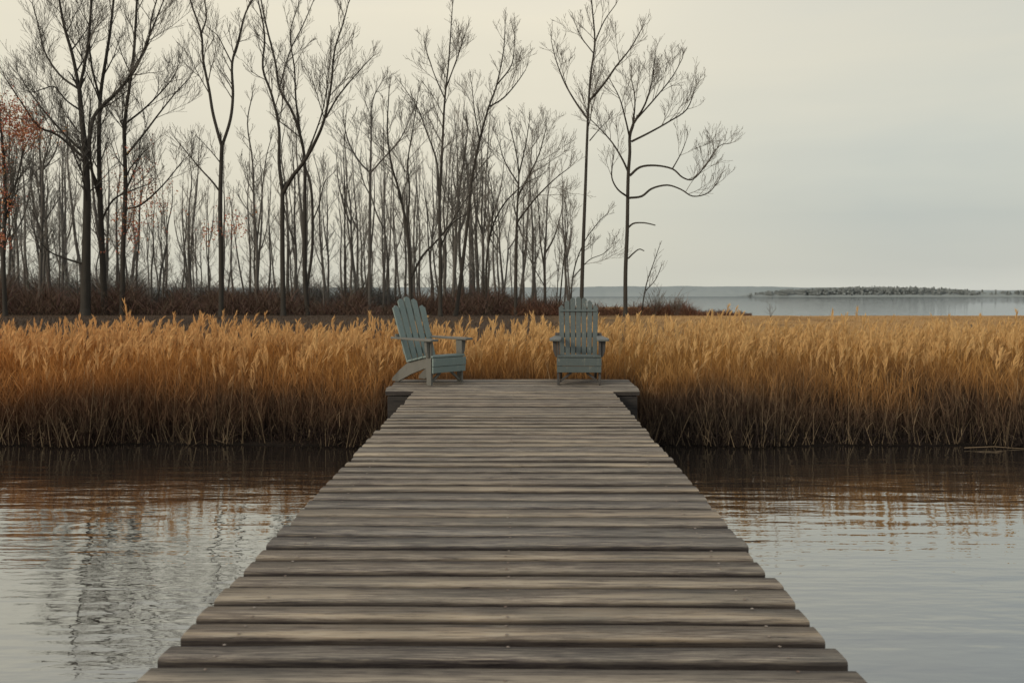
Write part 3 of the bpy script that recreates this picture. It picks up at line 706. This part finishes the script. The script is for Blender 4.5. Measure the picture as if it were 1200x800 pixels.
hero('rightmost bare tree with long crooked limbs reaching right over the lake', 60, [
    ([(733, 368), (733, 320), (735, 270), (736, 210), (738, 180), (738, 160), (742, 146)], 7.5, 5, .97),
    ([(738, 206), (730, 188), (718, 168), (704, 152), (692, 140)], 4, 1.5, .35),
    ([(738, 162), (733, 140), (726, 115), (714, 92)], 3.4, 1.2, .3), ([(742, 146), (744, 115), (738, 85)], 3, 1.2, .2), ([(742, 146), (756, 122), (764, 95), (768, 62)], 3.6, 1.2, .2), ([(744, 142), (768, 115), (788, 90), (800, 68)], 3, 1.2, .25),
    ([(740, 166), (762, 155), (785, 142), (805, 128), (816, 100)], 4, 1.2, .3),
    ([(738, 206), (750, 196), (768, 194), (788, 198), (800, 208), (812, 210), (826, 195), (842, 172), (856, 168)], 4.4, 1.2, .5),
    ([(737, 232), (752, 230), (764, 221), (782, 217), (798, 222), (812, 230), (830, 226), (842, 212)], 4.4, 1.3, .55),
    ([(736, 231), (724, 222), (717, 208), (718, 190)], 3.6, 1.6, .6),
    ([(735, 268), (742, 262), (752, 261), (760, 262), (768, 264)], 3.4, 2, 1.0), ([(736, 303), (742, 297), (749, 292), (755, 294)], 3, 1.8, 1.0),
    ([(788, 198), (798, 180), (804, 165)], 2.2, 1, .2)], 21, Lc=1.7, dens=1.2)
hero('small leaning sapling in the scrub right of the last tree', 62, [
    ([(751, 363), (757, 335), (766, 308), (773, 288)], 2.6, 1, .3), ([(757, 340), (768, 328), (775, 312)], 1.6, .8, .3)], 22, name='sapling', Lc=.8, dens=1.6, mx=2)
def bush(label, px, Y, w, h, seed, name='bare_shrub', stems=14):
    rg = random.Random(seed); cm = MB(); b = at(px, 368, Y); base = Vector((b.x, Y, .04))
    for i in range(stems):
        a = rg.random() * 6.28; twig(cm, cm, Vector((rg.gauss(0, .1), rg.gauss(0, .1), 0)) if stems > 6 else Vector((0, 0, 0)), Vector((math.cos(a) * rg.uniform(.1, w), math.sin(a) * rg.uniform(.1, w), 1)), h * rg.uniform(.5, 1), .018, 2, 3, rg, .1)
    o = cm.build(name, M['twig']); o.location = base; tag(o, label, 'shrub')
bush('bare twiggy shrub at the foot of the leaning sapling', 768, 62, .5, 1.9, 31)
bush('low bare shrub right of the leaning sapling', 790, 62, .9, 1.4, 32)
bush('single dry weed clump standing against the lake water', 903, 58, .3, .95, 34, 'dry_weed', 4)
bush('small dark dry weed at the far right of the marsh', 1140, 40, .25, .32, 35, 'dry_weed', 5)

# background thicket: slim trees, copies of nine originals
def thin_tree(seed, H):
    rg = random.Random(seed); tm = MB(); cm = MB()
    P = [Vector((0, 0, -.1))]; x = 0; yv = 0
    for i in range(1, 7):
        x += rg.gauss(0, .022) * H * .35 + rg.uniform(-.006, .006) * H; yv += rg.gauss(0, .15); P.append(Vector((x, yv, H * i / 6)))
    limb(tm, cm, P, H * .0082 + .022, .018, rg, .34, 1.0, H * .18, 3, .45, 6)
    if rg.random() < .6:
        b = catmull(P)[9 + seed % 5]; s = rg.choice((-1, 1)); limb(tm, cm, [b, b + Vector((s * .05 * H, .2, .10 * H)), b + Vector((s * .09 * H, .4, .26 * H)), b + Vector((s * .10 * H, .4, .42 * H))], H * .005 + .01, .015, rg, .2, 1.0, H * .15, 3, .45, 5)
    for k in range(5):
        h = H * rg.uniform(.12, .4); a = rg.random() * 6.28; twig(tm, cm, Vector((P[1].x * h / (H / 6), 0, h)), Vector((math.cos(a), math.sin(a), .8)), H * .12, .03, 1, 3, rg, .3)
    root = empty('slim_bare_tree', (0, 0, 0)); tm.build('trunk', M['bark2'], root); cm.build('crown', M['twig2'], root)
    return root
protos = [thin_tree(100 + i, 11.5 + (i % 3) * 1.3) for i in range(9)]
sections = [(-420, 0, 22, 'beyond the left edge trees'), (0, 95, 21, 'left of the massive dark tree'), (105, 255, 28, 'between the massive dark trees and the tall Y-forked tree'), (262, 400, 21, 'between the Y-forked tree and the thin pole tree'),
            (408, 512, 24, 'behind the aqua chair'), (518, 602, 20, 'behind the middle gap between the chairs'), (608, 668, 12, 'just left of the slate chair')]
used = set(); rg = random.Random(77)
for (a, b, cnt, where) in sections:
    for i in range(cnt):
        px = min(b, max(a, a + (b - a) * (i + .5 + rg.gauss(0, 1.1)) / cnt)); Y = rg.uniform(67, 90); k = rg.randrange(9)
        if k in used: o = copy_thing(protos[k])
        else: o = protos[k]; used.add(k)
        o.location = ((px - 607) / F * Y, Y, .03); o.rotation_euler = (0, 0, rg.random() * 6.28)
        hs = float(np.interp(px, [-400, 0, 100, 180, 260, 330, 450, 560, 600, 670], [1.15, 1.1, 1.1, .95, .90, 1.0, 1.12, 1.1, .98, .72])) * rg.uniform(.68, 1.2) * Y / 78
        o.scale = (hs * rg.uniform(.8, 1.25), hs * rg.uniform(.8, 1.25), hs); o.rotation_euler.x = rg.gauss(0, .035); o.rotation_euler.y = rg.gauss(0, .045); tag(o, 'slim bare tree ' + where, 'tree', 'slim trees ' + where)
for k, p in enumerate(protos):
    if k not in used:
        for c in list(p.children): bpy.data.objects.remove(c)
        bpy.data.objects.remove(p)

# ------------------------------------------------------------------ world and sun
w = bpy.data.worlds.new('World'); scn.world = w; w.use_nodes = True; nt = w.node_tree; nt.nodes.clear()
class WT(NT):
    def __init__(s, tree): s.t = tree
t = WT(nt); out = t.n('OutputWorld')
SE, SR = 24, -128                   # sun elevation; compass direction it comes from (behind and left of the camera)
sky = t.n('TexSky'); sky.sky_type = 'NISHITA'; sky.sun_disc = False; sky.sun_elevation = R(SE); sky.sun_rotation = R(SR); sky.dust_density = 3
tc = t.n('TexCoord'); G = tc.outputs['Generated']; sx = t.n('SeparateXYZ'); t.l(G, sx.inputs[0])
nz = t.noise(1, 4, .55, G, (1.6, 1.6, 9)); nz2 = t.noise(1, 3, .5, G, (.9, .9, 4))
z = t.math('ADD', sx.outputs[2], t.math('MULTIPLY', t.math('SUBTRACT', nz, .5), .22))
warm = t.ramp(z, [(0, (.57, .56, .47)), (.03, (.58, .565, .475)), (.12, (.65, .61, .49)), (.30, (.76, .70, .55)), (.5, (.64, .62, .56)), (1, (.56, .57, .56))])
cool = t.ramp(z, [(0, (.55, .555, .50)), (.03, (.49, .50, .455)), (.10, (.45, .468, .43)), (.17, (.53, .535, .465)), (.24, (.60, .58, .48)), (.32, (.49, .505, .465)), (.5, (.49, .51, .50)), (1, (.52, .54, .54))])
az = t.math('MULTIPLY', t.math('ADD', t.math('ADD', sx.outputs[0], -.02), t.math('MULTIPLY', t.math('SUBTRACT', nz2, .5), .5)), 2.2, True)
cl = t.mix(az, warm, cool)
bg1 = t.n('Background', i_Strength=.012); t.l(sky.outputs[0], bg1.inputs[0])
bg2 = t.n('Background', i_Strength=1.07); t.l(cl, bg2.inputs[0])
ad = t.n('AddShader'); t.l(bg1.outputs[0], ad.inputs[0]); t.l(bg2.outputs[0], ad.inputs[1]); t.l(ad.outputs[0], out.inputs[0])
sd = bpy.data.lights.new('sun', 'SUN'); sd.energy = 1.5; sd.angle = R(12); sd.color = (1, .88, .70)
so = bpy.data.objects.new('sun', sd); COL.objects.link(so)
dirv = Vector((math.sin(R(SR)) * math.cos(R(SE)), math.cos(R(SR)) * math.cos(R(SE)), math.sin(R(SE))))
so.rotation_euler = dirv.to_track_quat('Z', 'Y').to_euler()
scn.view_settings.view_transform = 'Standard'; scn.view_settings.look = 'None'; scn.view_settings.exposure = 0; scn.view_settings.gamma = 1
scn.render.engine = 'CYCLES'; scn.cycles.max_bounces = 6; scn.cycles.use_denoising = True
